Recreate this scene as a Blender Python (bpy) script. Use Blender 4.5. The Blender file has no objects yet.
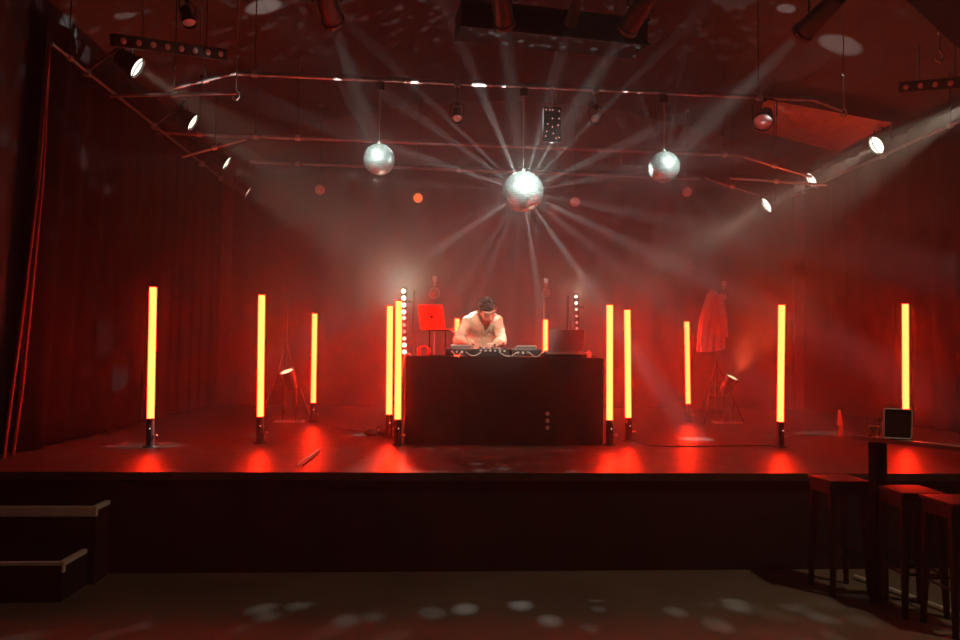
import bpy, bmesh, math, random
from mathutils import noise
from mathutils.bvhtree import BVHTree
from mathutils import Vector, Matrix, Quaternion, Euler
random.seed(7)
SC = bpy.context.scene
COL = SC.collection

# ------------------------------------------------------------------ camera
F_PX = 715.0
EYE = Vector((0, 0, 1.65))
YAW, PITCH, ROLL = math.radians(3.44), math.radians(2.56), math.radians(0.7)
cam_d = bpy.data.cameras.new('camera'); cam = bpy.data.objects.new('camera', cam_d); COL.objects.link(cam)
cam_d.sensor_width = 36; cam_d.lens = F_PX / 960 * 36; cam_d.clip_start = 0.05
CAM_R = (Matrix.Rotation(-YAW, 4, 'Z') @ Matrix.Rotation(math.radians(90) + PITCH, 4, 'X') @ Matrix.Rotation(ROLL, 4, 'Z'))
cam.matrix_world = Matrix.Translation(EYE) @ CAM_R
SC.camera = cam

# ------------------------------------------------------------------ view, world
SC.view_settings.view_transform = 'Standard'
SC.view_settings.look = 'None'
SC.view_settings.exposure = 0.0
SC.view_settings.gamma = 1.0
SC.view_settings.use_curve_mapping = False
w = bpy.data.worlds.new('world'); SC.world = w; w.use_nodes = True
w.node_tree.nodes['Background'].inputs[0].default_value = (0.02, 0.012, 0.012, 1)
w.node_tree.nodes['Background'].inputs[1].default_value = 0.05
SC.cycles.max_bounces = 6
SC.cycles.sample_clamp_indirect = 3.0
SC.cycles.volume_bounces = 1

# light levels, all in one place
TUBE_RGB, TUBE_POWER = (1.0, 0.0170, 0.0035), 61.0
SIDE_SPOT_W, SIDE_SPOT_RGB = 310.0, (1.0, 0.84, 0.62)
BALL_SPOT_W, BALL_SPOT_RGB = 1900.0, (0.9, 1.0, 0.95)
BALL_RAY_W = (80.0, 170.0, 80.0)
BALL_BEAM_W = (600.0, 2500.0, 600.0)
UPLIGHT_W, UPLIGHT_RGB = 320.0, (1.0, 0.12, 0.035)
STRIP_W = (38.0, 9.0)
FRONT_SPOT_W = 1050.0
HOUSE_W, HOUSE_RGB = 135.0, (1.0, 0.74, 0.47)
HAZE_DENSITY = 0.074
HAZE_RGB = (1.0, 0.97, 0.94)

def light(name, kind, loc, rgb, watts, parent=None, aim=None, size=None, blend=0.3, radius=0.02):
    d = bpy.data.lights.new(name, kind); d.color = rgb; d.energy = watts
    if kind == 'SPOT':
        d.spot_size = size; d.spot_blend = blend; d.shadow_soft_size = radius
    elif kind == 'POINT':
        d.shadow_soft_size = radius
    else:
        d.size = size
    o = bpy.data.objects.new(name, d); COL.objects.link(o)
    o.location = loc
    if aim is not None:
        o.rotation_euler = (Vector(aim) - Vector(loc)).to_track_quat('-Z', 'Y').to_euler()
    if parent is not None:
        o.parent = parent
        o.location = Vector(loc) - parent.location
    return o

# dim house lamp over the right side of the audience floor
light('house_light', 'SPOT', (4.3, 3.3, 4.9), HOUSE_RGB, HOUSE_W, aim=(0.2, 3.7, 0), size=math.radians(105), blend=.7, radius=.12)

def at(px, py, Y):
    """point seen at image position (px, py) on the plane y = Y"""
    d = CAM_R.to_3x3() @ Vector(((px - 480) / F_PX, -(py - 320) / F_PX, -1))
    return EYE + d * (Y / d.y)
def at_z(px, py, z):
    d = CAM_R.to_3x3() @ Vector(((px - 480) / F_PX, -(py - 320) / F_PX, -1))
    return EYE + d * ((z - EYE.z) / d.z)

# ------------------------------------------------------------------ materials
def nd(nt, t, **kw):
    n = nt.nodes.new(t)
    for k, v in kw.items():
        if k.startswith('i_'): n.inputs[k[2:].replace('_', ' ')].default_value = v
        else: setattr(n, k, v)
    return n
def mat(name, rgb, rough=0.6, metal=0.0, var=0.25, scale=6.0, bump=0.0, bscale=40.0, stretch=(1, 1, 1), spec=0.5, rvar=0.0):
    m = bpy.data.materials.new(name); m.use_nodes = True
    nt = m.node_tree; b = nt.nodes['Principled BSDF']
    b.inputs['Metallic'].default_value = metal; b.inputs['Roughness'].default_value = rough
    b.inputs['Specular IOR Level'].default_value = spec
    tc = nd(nt, 'ShaderNodeTexCoord'); mp = nd(nt, 'ShaderNodeMapping'); mp.inputs['Scale'].default_value = stretch
    nt.links.new(tc.outputs['Object'], mp.inputs['Vector'])
    nz = nd(nt, 'ShaderNodeTexNoise', i_Scale=scale, i_Detail=5.0)
    nt.links.new(mp.outputs[0], nz.inputs['Vector'])
    mx = nd(nt, 'ShaderNodeMix', data_type='RGBA')
    mx.inputs['A'].default_value = tuple(c * (1 - var) for c in rgb) + (1,)
    mx.inputs['B'].default_value = tuple(min(1, c * (1 + var)) for c in rgb) + (1,)
    nt.links.new(nz.outputs['Fac'], mx.inputs['Factor'])
    nt.links.new(mx.outputs['Result'], b.inputs['Base Color'])
    if rvar:
        mr = nd(nt, 'ShaderNodeMapRange'); mr.inputs['To Min'].default_value = rough - rvar; mr.inputs['To Max'].default_value = rough + rvar
        mr.inputs['From Min'].default_value = 0.3; mr.inputs['From Max'].default_value = 0.7
        nt.links.new(nz.outputs['Fac'], mr.inputs['Value']); nt.links.new(mr.outputs[0], b.inputs['Roughness'])
    if bump:
        n2 = nd(nt, 'ShaderNodeTexNoise', i_Scale=bscale, i_Detail=4.0)
        nt.links.new(mp.outputs[0], n2.inputs['Vector'])
        bp = nd(nt, 'ShaderNodeBump', i_Strength=bump, i_Distance=0.02)
        nt.links.new(n2.outputs['Fac'], bp.inputs['Height']); nt.links.new(bp.outputs[0], b.inputs['Normal'])
    return m
def glow(name, rgb, power):
    m = bpy.data.materials.new(name); m.use_nodes = True
    nt = m.node_tree; nt.nodes.remove(nt.nodes['Principled BSDF'])
    e = nd(nt, 'ShaderNodeEmission'); e.inputs[0].default_value = (*rgb, 1); e.inputs[1].default_value = power
    nt.links.new(e.outputs[0], nt.nodes['Material Output'].inputs[0])
    return m
def planks(name, rgb, rough, width, axis='X', gap=0.35, var=0.3):
    m = mat(name, rgb, rough, var=var, scale=3.0, bump=0.15, bscale=25, stretch=(1, 6, 1) if axis == 'Y' else (6, 1, 1))
    nt = m.node_tree; b = nt.nodes['Principled BSDF']
    tc = nd(nt, 'ShaderNodeTexCoord'); wv = nd(nt, 'ShaderNodeTexWave', wave_profile='SAW', bands_direction=axis, i_Scale=0.314 / width)
    nt.links.new(tc.outputs['Object'], wv.inputs['Vector'])
    cr = nd(nt, 'ShaderNodeValToRGB'); cr.color_ramp.elements[0].position = 0.0; cr.color_ramp.elements[0].color = (gap, gap, gap, 1)
    cr.color_ramp.elements[1].position = 0.08; cr.color_ramp.elements[1].color = (1, 1, 1, 1)
    nt.links.new(wv.outputs['Fac'], cr.inputs[0])
    src = b.inputs['Base Color'].links[0].from_socket
    mm = nd(nt, 'ShaderNodeMix', data_type='RGBA', blend_type='MULTIPLY'); mm.inputs['Factor'].default_value = 1
    nt.links.new(src, mm.inputs['A']); nt.links.new(cr.outputs[0], mm.inputs['B']); nt.links.new(mm.outputs['Result'], b.inputs['Base Color'])
    return m

M = dict(
    concrete=mat('worn_concrete', (0.20, 0.155, 0.115), 0.62, var=0.35, scale=1.6, bump=0.12, bscale=18, rvar=0.12),
    deck=mat('stage_deck_black', (0.075, 0.05, 0.04), 0.36, var=0.35, scale=9, bump=0.14, bscale=45, rvar=0.05, spec=.36, stretch=(1, 1.6, 1)),
    fascia=mat('black_fascia', (0.012, 0.009, 0.009), 0.8, scale=3),
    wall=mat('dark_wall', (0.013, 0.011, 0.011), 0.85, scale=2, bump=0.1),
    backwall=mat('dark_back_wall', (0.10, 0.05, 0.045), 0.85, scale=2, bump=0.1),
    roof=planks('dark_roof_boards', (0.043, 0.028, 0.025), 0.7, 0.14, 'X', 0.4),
    wood=planks('lit_roof_boards', (0.88, 0.42, 0.25), 0.55, 0.12, 'X', 0.45),  # roof boards lightened to stand in for the light on them
    curtain=mat('black_drape', (0.020, 0.010, 0.010), 0.9, scale=5, bump=0.1, bscale=120, spec=0.15),
    cloth=mat('black_table_cloth', (0.014, 0.010, 0.010), 0.92, scale=5, bump=0.08, bscale=150, spec=0.12),
    black=mat('black_powder_coat', (0.014, 0.013, 0.013), 0.45, scale=8),
    matteblack=mat('matt_black', (0.010, 0.009, 0.009), 0.8, scale=8, spec=0.2),
    pipe=mat('dull_steel_pipe', (0.30, 0.26, 0.25), 0.38, 0.85, scale=14, var=0.4),
    steel=mat('bare_steel', (0.6, 0.58, 0.56), 0.3, 1.0, scale=14),
    mirror=mat('mirror_tile', (0.30, 0.345, 0.325), 0.32, 0.85, var=0.15, scale=40),
    silver=mat('dull_silver_tile', (0.24, 0.275, 0.26), 0.38, 0.75, var=0.15, scale=40),
    grout=mat('dark_grout', (0.03, 0.03, 0.03), 0.8),
    rubber=mat('black_rubber', (0.012, 0.011, 0.011), 0.6),
    cable=mat('black_cable', (0.03, 0.022, 0.022), 0.4, spec=0.6),
    knit=mat('cream_knit', (0.78, 0.69, 0.51), 0.9, var=0.12, scale=30, bump=0.5, bscale=160, spec=0.1),
    knitband=mat('knit_band', (0.62, 0.54, 0.40), 0.9, var=0.1, scale=60, bump=0.4, bscale=200, spec=0.1),
    skin=mat('skin', (0.62, 0.36, 0.26), 0.55, var=0.08, scale=20),
    hair=mat('dark_hair', (0.035, 0.022, 0.016), 0.5, var=0.5, scale=40, bump=0.6, bscale=90),
    denim=mat('dark_trousers', (0.025, 0.025, 0.032), 0.85, scale=40),
    lip=mat('lip', (0.48, 0.2, 0.17), 0.5),
    eye=mat('eye_white', (0.7, 0.66, 0.62), 0.25),
    redshell=mat('red_shell', (0.85, 0.055, 0.035), 0.38, var=0.04, scale=6),
    darkmetal=mat('grey_laptop_metal', (0.36, 0.31, 0.34), 0.42, 0.25, var=0.06),
    plastic=mat('black_plastic', (0.02, 0.019, 0.02), 0.35, spec=0.6),
    greyplastic=mat('grey_plastic', (0.32, 0.30, 0.29), 0.4),
    white=mat('pale_paint', (0.62, 0.58, 0.53), 0.5, var=0.12),
    nosing=mat('scuffed_pale_nosing', (0.85, 0.77, 0.68), 0.6, var=0.35, scale=12),
    jacket=mat('pale_jacket_cloth', (0.50, 0.30, 0.26), 0.85, scale=10, bump=0.3, bscale=60),
    paper=mat('pale_card', (0.72, 0.50, 0.46), 0.7, var=0.08),
    board=mat('dark_menu_board', (0.03, 0.016, 0.016), 0.5),
    seat=mat('red_painted_metal', (0.85, 0.10, 0.10), 0.16, 0.75, var=0.1),  # red light reflected on the middle stool's seat, put into its colour
    stool=mat('dark_red_metal', (0.018, 0.008, 0.008), 0.5, 0.2),
    ledge=mat('worn_wood_ledge', (0.34, 0.22, 0.17), 0.4, var=0.4, scale=9, stretch=(1, 0.2, 1)),
    lensoff=mat('unlit_lens', (0.55, 0.46, 0.43), 0.3, var=0.1),
    tube=glow('tube_glow', TUBE_RGB, TUBE_POWER),
    lens=glow('white_lens_glow', (1.0, 0.93, 0.74), 3.0),
    uplens=glow('warm_lens_glow', (1.0, 0.55, 0.30), 2.2),
    orange=glow('orange_lens_glow', (1.0, 0.17, 0.035), 1.1),
    led_hot=glow('led_hot', (1.0, 0.86, 0.66), 6.0),
    led_mid=glow('led_mid', (1.0, 0.72, 0.55), 1.6),
    led_low=glow('led_low', (1.0, 0.42, 0.34), 0.75),
    led_dim=glow('led_dim', (1.0, 0.62, 0.52), 0.35),
    orangebulb=glow('orange_bulb', (1.0, 0.20, 0.05), 0.8),
    indicator=glow('indicator_glow', (1.0, 0.6, 0.5), 0.8),
)
# glass
g = bpy.data.materials.new('clear_glass'); g.use_nodes = True
gb = g.node_tree.nodes['Principled BSDF']; gb.inputs['Transmission Weight'].default_value = 1; gb.inputs['Roughness'].default_value = 0.02; gb.inputs['Base Color'].default_value = (1, .95, .93, 1)
M['glass'] = g
g = bpy.data.materials.new('amber_drink'); g.use_nodes = True
gb = g.node_tree.nodes['Principled BSDF']; gb.inputs['Transmission Weight'].default_value = 0.15; gb.inputs['Base Color'].default_value = (.9, .5, .28, 1); gb.inputs['Roughness'].default_value = 0.05
M['drink'] = g

# ------------------------------------------------------------------ mesh helpers
def frame_of(d):
    d = Vector(d).normalized()
    a = Vector((0, 0, 1)) if abs(d.z) < 0.95 else Vector((1, 0, 0))
    u = d.cross(a).normalized(); v = u.cross(d).normalized()
    return u, v, d
class MB:
    def __init__(s): s.bm = bmesh.new(); s.mi = 0
    def _tag(s, n0):
        s.bm.faces.ensure_lookup_table()
        for f in s.bm.faces[n0:]: f.material_index = s.mi
        return s
    def box(s, c, size, rot=None, bevel=0.0):
        n0 = len(s.bm.faces)
        mtx = Matrix.Translation(Vector(c)) @ (rot.to_4x4() if rot is not None else Matrix.Identity(4)) @ Matrix.Diagonal((*size, 1))
        if bevel:
            t = bmesh.new(); bmesh.ops.create_cube(t, size=1, matrix=mtx)
            bmesh.ops.bevel(t, geom=t.edges[:], offset=bevel, segments=2, affect='EDGES', profile=0.7)
            me = bpy.data.meshes.new('t'); t.to_mesh(me); t.free(); s.bm.from_mesh(me); bpy.data.meshes.remove(me)
        else:
            bmesh.ops.create_cube(s.bm, size=1, matrix=mtx)
        return s._tag(n0)
    def cyl(s, p0, p1, r0, r1=None, n=14, caps=True):
        r1 = r0 if r1 is None else r1
        return s.lathe([(r0, 0), (r1, 1)], p0, Vector(p1) - Vector(p0), n, caps, (Vector(p1) - Vector(p0)).length)
    def lathe(s, prof, org, axis, n=20, caps=True, scale=1.0):
        n0 = len(s.bm.faces)
        u, v, d = frame_of(axis); org = Vector(org); rings = []
        for r, h in prof:
            rings.append([s.bm.verts.new(org + d * (h * scale) + (u * math.cos(2 * math.pi * k / n) + v * math.sin(2 * math.pi * k / n)) * max(r, 1e-4)) for k in range(n)])
        for a, b in zip(rings, rings[1:]):
            for k in range(n): s.bm.faces.new((a[k], a[(k + 1) % n], b[(k + 1) % n], b[k]))
        if caps:
            s.bm.faces.new(rings[0][::-1]); s.bm.faces.new(rings[-1])
        return s._tag(n0)
    def tube(s, pts, r, n=8, closed=False):
        n0 = len(s.bm.faces)
        pts = [Vector(p) for p in pts]; rings = []; N = len(pts)
        u = None
        for i, p in enumerate(pts):
            if closed: t = pts[(i + 1) % N] - pts[i - 1]
            else: t = pts[min(i + 1, N - 1)] - pts[max(i - 1, 0)]
            t.normalize()
            if u is None: u = frame_of(t)[0]
            u = (u - t * u.dot(t)).normalized(); v = t.cross(u)
            rr = r[i] if isinstance(r, (list, tuple)) else r
            rings.append([s.bm.verts.new(p + (u * math.cos(2 * math.pi * k / n) + v * math.sin(2 * math.pi * k / n)) * rr) for k in range(n)])
        prs = list(zip(rings, rings[1:])) + ([(rings[-1], rings[0])] if closed else [])
        for a, b in prs:
            for k in range(n): s.bm.faces.new((a[k], a[(k + 1) % n], b[(k + 1) % n], b[k]))
        if not closed:
            s.bm.faces.new(rings[0][::-1]); s.bm.faces.new(rings[-1])
        return s._tag(n0)
    def ball(s, c, r, n=16, rot=None):
        n0 = len(s.bm.faces)
        r = (r, r, r) if not isinstance(r, (tuple, list)) else r
        mtx = Matrix.Translation(Vector(c)) @ (rot.to_4x4() if rot is not None else Matrix.Identity(4)) @ Matrix.Diagonal((*r, 1))
        bmesh.ops.create_uvsphere(s.bm, u_segments=n, v_segments=max(6, n * 2 // 3), radius=1, matrix=mtx)
        return s._tag(n0)
    def chain(s, pts, radii, n=12, k=3):
        """rounded tapered limb: overlapping balls joined by frusta (remeshed afterwards)"""
        for i in range(len(pts) - 1):
            s.cyl(pts[i], pts[i + 1], radii[i], radii[i + 1], n)
        for p, r in zip(pts, radii): s.ball(p, r, n)
        return s
    def build(s, name, m, parent=None, smooth=False, angle=40):
        bmesh.ops.recalc_face_normals(s.bm, faces=s.bm.faces[:])
        me = bpy.data.meshes.new(name)
        if parent is not None:
            rt = parent; off = Vector((0, 0, 0))
            while rt is not None: off += rt.location; rt = rt.parent
            bmesh.ops.translate(s.bm, verts=s.bm.verts[:], vec=-off)
        if smooth:
            for f in s.bm.faces: f.smooth = True
            for e in s.bm.edges:
                if len(e.link_faces) == 2 and e.calc_face_angle(0) > math.radians(angle): e.smooth = False
        s.bm.to_mesh(me); s.bm.free()
        for x in (m if isinstance(m, (list, tuple)) else [m]): me.materials.append(x)
        o = bpy.data.objects.new(name, me); COL.objects.link(o)
        if parent is not None: o.parent = parent
        return o

def tag(o, label=None, cat=None, group=None, kind=None):
    if label: o['label'] = label
    if cat: o['category'] = cat
    if group: o['group'] = group
    if kind: o['kind'] = kind
    return o
def thing(name, loc, label, cat, group=None):
    o = bpy.data.objects.new(name, None); COL.objects.link(o); o.location = loc; o.empty_display_size = 0.1
    return tag(o, label, cat, group)
def copy_tree(o, parent=None):
    c = o.copy(); COL.objects.link(c); c.parent = parent
    for ch in list(o.children): copy_tree(ch, c)
    return c
def mesh_of(name, m, parent, *fns, **kw):
    b = MB()
    for f in fns: f(b)
    return b.build(name, m, parent, **kw)

# ------------------------------------------------------------------ the setting
STAGE_Z, STAGE_Y = 0.745, 5.41
XL, XR, YB = -3.62, 6.35, 11.85
EYEH = EYE.z
tag(MB().box((1.36, 5.3, -0.05), (10.3, 14.0, 0.1)).build('floor', M['concrete']), kind='structure')
tag(MB().box((XL - 0.1, 5.3, 2.9), (0.2, 14, 5.8)).build('wall_left', M['wall']), kind='structure')
tag(MB().box((XR + 0.1, 5.3, 2.9), (0.2, 14, 5.8)).build('wall_right', M['wall']), kind='structure')
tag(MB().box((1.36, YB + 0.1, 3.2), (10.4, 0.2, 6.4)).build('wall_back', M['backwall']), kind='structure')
tag(MB().box((1.36, -1.75, 3.2), (10.4, 0.2, 6.4)).build('wall_front', M['wall']), kind='structure')
# arched boarded roof
b = MB(); prof = []
for i in range(13):
    t = i / 12; x = XL - 0.2 + (XR - XL + 0.4) * t; z = 4.75 + 1.15 * math.sin(math.pi * t) ** 0.8
    prof.append((x, z))
def roof_z(x):
    for (x0, z0), (x1, z1) in zip(prof, prof[1:]):
        if x0 <= x <= x1: return z0 + (z1 - z0) * (x - x0) / (x1 - x0) - .004
    return 4.7
for (x0, z0), (x1, z1) in zip(prof, prof[1:]):
    vs = [b.bm.verts.new(p) for p in ((x0, -1.8, z0), (x1, -1.8, z1), (x1, YB + .1, z1), (x0, YB + .1, z0), (x0, -1.8, z0 + .1), (x1, -1.8, z1 + .1), (x1, YB + .1, z1 + .1), (x0, YB + .1, z0 + .1))]
    for q in ((0, 3, 2, 1), (4, 5, 6, 7), (0, 1, 5, 4), (3, 7, 6, 2), (0, 4, 7, 3), (1, 2, 6, 5)): b.bm.faces.new([vs[k] for k in q])
tag(b.build('ceiling', M['roof']), kind='structure')
# stage
st = bpy.data.objects.new('stage_platform', None); COL.objects.link(st); st.location = (1.36, STAGE_Y, 0)
tag(st, 'raised black stage platform across the hall', 'stage', kind='structure')
mesh_of('stage_deck', M['deck'], st, lambda b: b.box((1.36, (STAGE_Y + YB) / 2 - .01, STAGE_Z - .03), (XR - XL - .01, YB - STAGE_Y, .06), bevel=.006))
mesh_of('stage_fascia', M['fascia'], st, lambda b: b.box((1.36, STAGE_Y + .06, (STAGE_Z - .06) / 2), (XR - XL - .01, .04, STAGE_Z - .062)))

# haze that fills the hall
hz = MB().box((1.36, 5.05, 3.05), (10.5, 13.9, 6.5)).build('stage_haze', None)
hm = bpy.data.materials.new('thin_haze'); hm.use_nodes = True; nt = hm.node_tree
nt.nodes.remove(nt.nodes['Principled BSDF'])
vs_ = nd(nt, 'ShaderNodeVolumeScatter'); vs_.inputs['Color'].default_value = (*HAZE_RGB, 1); vs_.inputs['Density'].default_value = HAZE_DENSITY; vs_.inputs['Anisotropy'].default_value = 0.4
nt.links.new(vs_.outputs[0], nt.nodes['Material Output'].inputs['Volume'])
# density shaped for the glow: thin over the audience, thicker towards rear and right
htc = nd(nt, 'ShaderNodeTexCoord'); hx = nd(nt, 'ShaderNodeSeparateXYZ'); nt.links.new(htc.outputs['Object'], hx.inputs[0])
def ramp(sock, a, b_, lo, hi):
    m_ = nd(nt, 'ShaderNodeMapRange', interpolation_type='SMOOTHSTEP'); nt.links.new(sock, m_.inputs['Value'])
    for k_, v_ in (('From Min', a), ('From Max', b_), ('To Min', lo), ('To Max', hi)): m_.inputs[k_].default_value = v_
    return m_.outputs[0]
def mul(a, b_):
    m_ = nd(nt, 'ShaderNodeMath', operation='MULTIPLY'); nt.links.new(a, m_.inputs[0]); nt.links.new(b_, m_.inputs[1]); return m_.outputs[0]
hn = nd(nt, 'ShaderNodeTexNoise', i_Scale=0.55, i_Detail=2.0); nt.links.new(htc.outputs['Object'], hn.inputs['Vector'])
dn = mul(mul(ramp(hx.outputs['Y'], 5.2, 8.0, .05 * HAZE_DENSITY, HAZE_DENSITY), ramp(hx.outputs['X'], -3.6, .2, .36, 1.0)), mul(ramp(hn.outputs['Fac'], .3, .7, .75, 1.25), ramp(hx.outputs['Z'], 3.3, 5.1, 1.0, .34)))
nt.links.new(dn, vs_.inputs['Density'])
hz.data.materials.clear(); hz.data.materials.append(hm)
tag(hz, 'thin theatrical haze filling the whole hall', 'haze', kind='stuff')

# ------------------------------------------------------------------ curtains
def drape(name, p_top0, p_top1, p_bot0, p_bot1, waves, amp, m, label, cat, nrm, hems=None):
    root = thing(name, ((p_bot0[0] + p_bot1[0]) / 2, (p_bot0[1] + p_bot1[1]) / 2, min(p_bot0[2], p_bot1[2])), label, cat)
    b = MB(); nrm = Vector(nrm); NU, NV = waves * 8, 14; rows = []
    ph = [random.uniform(0, 6.28) for _ in range(4)]
    for j in range(NV + 1):
        v = j / NV; row = []
        for i in range(NU + 1):
            u = i / NU
            p = (Vector(p_top0).lerp(Vector(p_top1), u)).lerp(Vector(p_bot0).lerp(Vector(p_bot1), u), v)
            o = math.sin(u * waves * 6.283 + ph[0] + 0.6 * math.sin(u * 9 + v * 1.5)) * (0.75 + 0.25 * math.sin(u * 23 + ph[1])) + 0.3 * math.sin(u * waves * 2.7 + v * 2 + ph[2])
            row.append(b.bm.verts.new(p + nrm * (amp * o * (0.6 + 0.5 * v))))
        rows.append(row)
    for j in range(NV):
        for i in range(NU): b.bm.faces.new((rows[j][i], rows[j][i + 1], rows[j + 1][i + 1], rows[j + 1][i]))
    bmesh.ops.solidify(b.bm, geom=b.bm.faces[:], thickness=0.006)
    b.build('drape_fabric', m, root, smooth=True, angle=80)
    if hems:
        for pts, r in hems: MB().tube(pts, r, 8).build('hem', M['hem'], root, smooth=True)
    return root
M['hem'] = mat('red_lit_hem', (0.26, 0.05, 0.045), 0.7, spec=0.2)  # red light caught by the curtain edge, put into the hem colour
XC = -3.46
h0 = at(50.5, 40, 6.4); h0.x = XC
def left_edge(px, py):
    d = at(px, py, 1.0) - EYE; return EYE + d * (XC / d.x)
e_top, e_mid, e_bot = left_edge(50, 45), left_edge(31, 300), left_edge(13, 455)
i_top, i_mid, i_bot = left_edge(50, 45), left_edge(22, 320), left_edge(2, 470)
drape('stage_curtain', (XC - .04, e_top.y, 4.62), (XC - .04, 11.6, 4.62), (XC - .04, e_bot.y + .05, .76), (XC - .04, 11.6, .76), 13, .05, M['curtain'],
      'dark full-height curtain along the left side of the stage', 'curtain', (1, 0, 0),
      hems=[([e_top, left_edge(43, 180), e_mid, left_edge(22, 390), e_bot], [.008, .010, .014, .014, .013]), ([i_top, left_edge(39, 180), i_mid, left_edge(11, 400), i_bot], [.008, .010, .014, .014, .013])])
drape('stage_curtain', (6.16, 6.2, 4.62), (6.16, 11.6, 4.62), (6.16, 6.2, .76), (6.16, 11.6, .76), 14, .07, M['curtain'],
      'dark full-height curtain along the right side of the stage', 'curtain', (-1, 0, 0))
drape('stage_curtain', (-3.3, 11.66, 4.7), (6.0, 11.66, 4.7), (-3.3, 11.66, .76), (6.0, 11.66, .76), 26, .016, M['curtain'],
      'wide dark backdrop curtain across the rear of the stage', 'curtain', (0, -1, 0))

# ------------------------------------------------------------------ steps, bar ledge, stools
s = thing('stage_steps', (-3.0, 4.9, 0), 'black two-tread box steps with scuffed pale nosings, left of the stage front', 'steps')
mesh_of('step_block', M['fascia'], s, lambda b: b.box((-2.98, 5.305, .26), (1.24, .20, .52)), lambda b: b.box((-3.0, 5.025, .117), (1.19, .345, .234)))
def nosing(b, x1, y0, y1, z):
    b.box(((x1 - 3.61) / 2, y0 + .012, z - .034), (x1 + 3.61, .032, .07), None, .005)
    b.box((x1 - .016, (y0 + y1) / 2, z - .012), (.036, y1 - y0, .03), None, .004)
mesh_of('tread', M['matteblack'], s, lambda b: b.box((-2.98, 5.30, .527), (1.22, .19, .014)))
mesh_of('tread', M['matteblack'], s, lambda b: b.box((-3.0, 5.03, .241), (1.17, .33, .014)))
mesh_of('nosing', M['nosing'], s, lambda b: nosing(b, -2.35, 5.19, 5.40, .54))
mesh_of('nosing', M['nosing'], s, lambda b: nosing(b, -2.394, 4.86, 5.17, .254))

# drinks ledge
ldir = Vector((.331, -.574, 0)).normalized(); lnor = Vector((ldir.y, -ldir.x, 0)) * -1
lrot = Matrix((( ldir.x, -ldir.y, 0), (ldir.y, ldir.x, 0), (0, 0, 1)))
L0 = Vector((2.94, 4.88, 0))
def on_ledge(t, off=0.0, z=0.0): return L0 + ldir * t + Vector((-ldir.y, ldir.x, 0)) * off + Vector((0, 0, z))
lg = thing('drinks_ledge', on_ledge(.8), 'long narrow worn wooden drinks ledge on dark posts, right of the stage front', 'ledge')
mesh_of('ledge_board', M['ledge'], lg, lambda b: b.box(on_ledge(.95, 0, 1.085), (1.9, .07, .03), lrot, .004))
for t in (.155, 1.45):
    mesh_of('post', M['matteblack'], lg, lambda b: b.box(on_ledge(t, 0, .535), (.05, .15, 1.07), lrot @ Matrix.Rotation(0.0, 3, 'Z'), .004))
mesh_of('foot_rail', M['nosing'], lg, lambda b: b.cyl((3.126, 5.21, .018), (3.55, 3.67, .018), .018, n=8))

# stools
def stool():
    r = thing('bar_stool', (0, 0, 0), None, 'stool')
    b = MB(); S = .148
    b.box((0, 0, .775), (2 * S, 2 * S, .03), bevel=.013); b.build('seat', M['seat'], r, smooth=True)
    for sx in (-1, 1):
        for sy in (-1, 1):
            b = MB(); b.tube([(sx * .108, sy * .108, .745), (sx * .135, sy * .135, .012)], [.036, .017], 6); lo = b.build('leg', M['stool'], r, smooth=True)
            MB().cyl((sx * .135, sy * .135, 0), (sx * .135, sy * .135, .02), .019, n=10).build('rubber_foot', M['rubber'], lo)
    b = MB()
    for a, c in (((-1, -1), (1, -1)), ((1, -1), (1, 1)), ((1, 1), (-1, 1)), ((-1, 1), (-1, -1))):
        b.cyl((a[0] * .127, a[1] * .127, .27), (c[0] * .127, c[1] * .127, .27), .009, n=8)
    b.build('footrest', M['stool'], r)
    b = MB()
    for q in range(4):
        a = q * math.pi / 2; R3 = Matrix.Rotation(a, 3, 'Z')
        b.box(R3 @ Vector((0, -.138, .725)), (.25, .006, .07), R3)
    b.build('apron', M['stool'], r)
    return r
p0 = stool()
for i, (x, y, a, lb) in enumerate([(2.87, 4.97, .04, 'dark metal bar stool nearest the stage centre, left of the ledge post'),
                                   (3.12, 4.555, -.04, 'metal bar stool with a brightly red-lit seat, directly below the menu board'),
                                   (3.20, 4.24, .03, 'metal bar stool cut off by the right picture edge, under the ledge')]):
    o = p0 if i == 0 else copy_tree(p0)
    o.location = (x, y, 0); o.rotation_euler.z = a; o['label'] = lb; o['group'] = 'bar stools by the drinks ledge'
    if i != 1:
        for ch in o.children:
            if ch.name.startswith('seat'): ch.data = ch.data.copy(); ch.data.materials[0] = M['stool']  # the other seats stay dark, without the painted red light

# glass and board on the ledge
gp = on_ledge(.12, .0, 1.1); gp.x, gp.y = at_z(875.5, 436.5, 1.1).x, at_z(875.5, 436.5, 1.1).y
tt = (at_z(878.5, 436.5, 1.1) - L0).dot(ldir); gp = on_ledge(tt, 0, 1.1)
gl = thing('drinking_glass', gp, 'small tumbler with an amber drink on the end of the ledge', 'glass')
MB().lathe([(.030, 0), (.033, .003), (.043, .125), (.0405, .125), (.031, .012), (.0, .012)], gp, (0, 0, 1), 24, False).build('tumbler', M['glass'], gl, smooth=True)
MB().lathe([(.030, .0125), (.0365, .075), (.0, .0751)], gp, (0, 0, 1), 24, True).build('drink', M['drink'], gl, smooth=True)
bp_ = on_ledge(.285, 0, 1.1)
bd = thing('menu_board', bp_, 'dark square board with thin pale rim standing on the ledge beside the tumbler', 'sign')
brot = Matrix.Rotation(math.radians(-7), 3, 'Z') @ Matrix.Rotation(math.radians(2), 3, 'Y')
b = MB(); b.box(bp_ + Vector((0, 0, .103)), (.176, .012, .186), brot, .004); b.build('panel', M['board'], bd)
b = MB(); W2, H2 = .090, .097
pts = []
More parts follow.
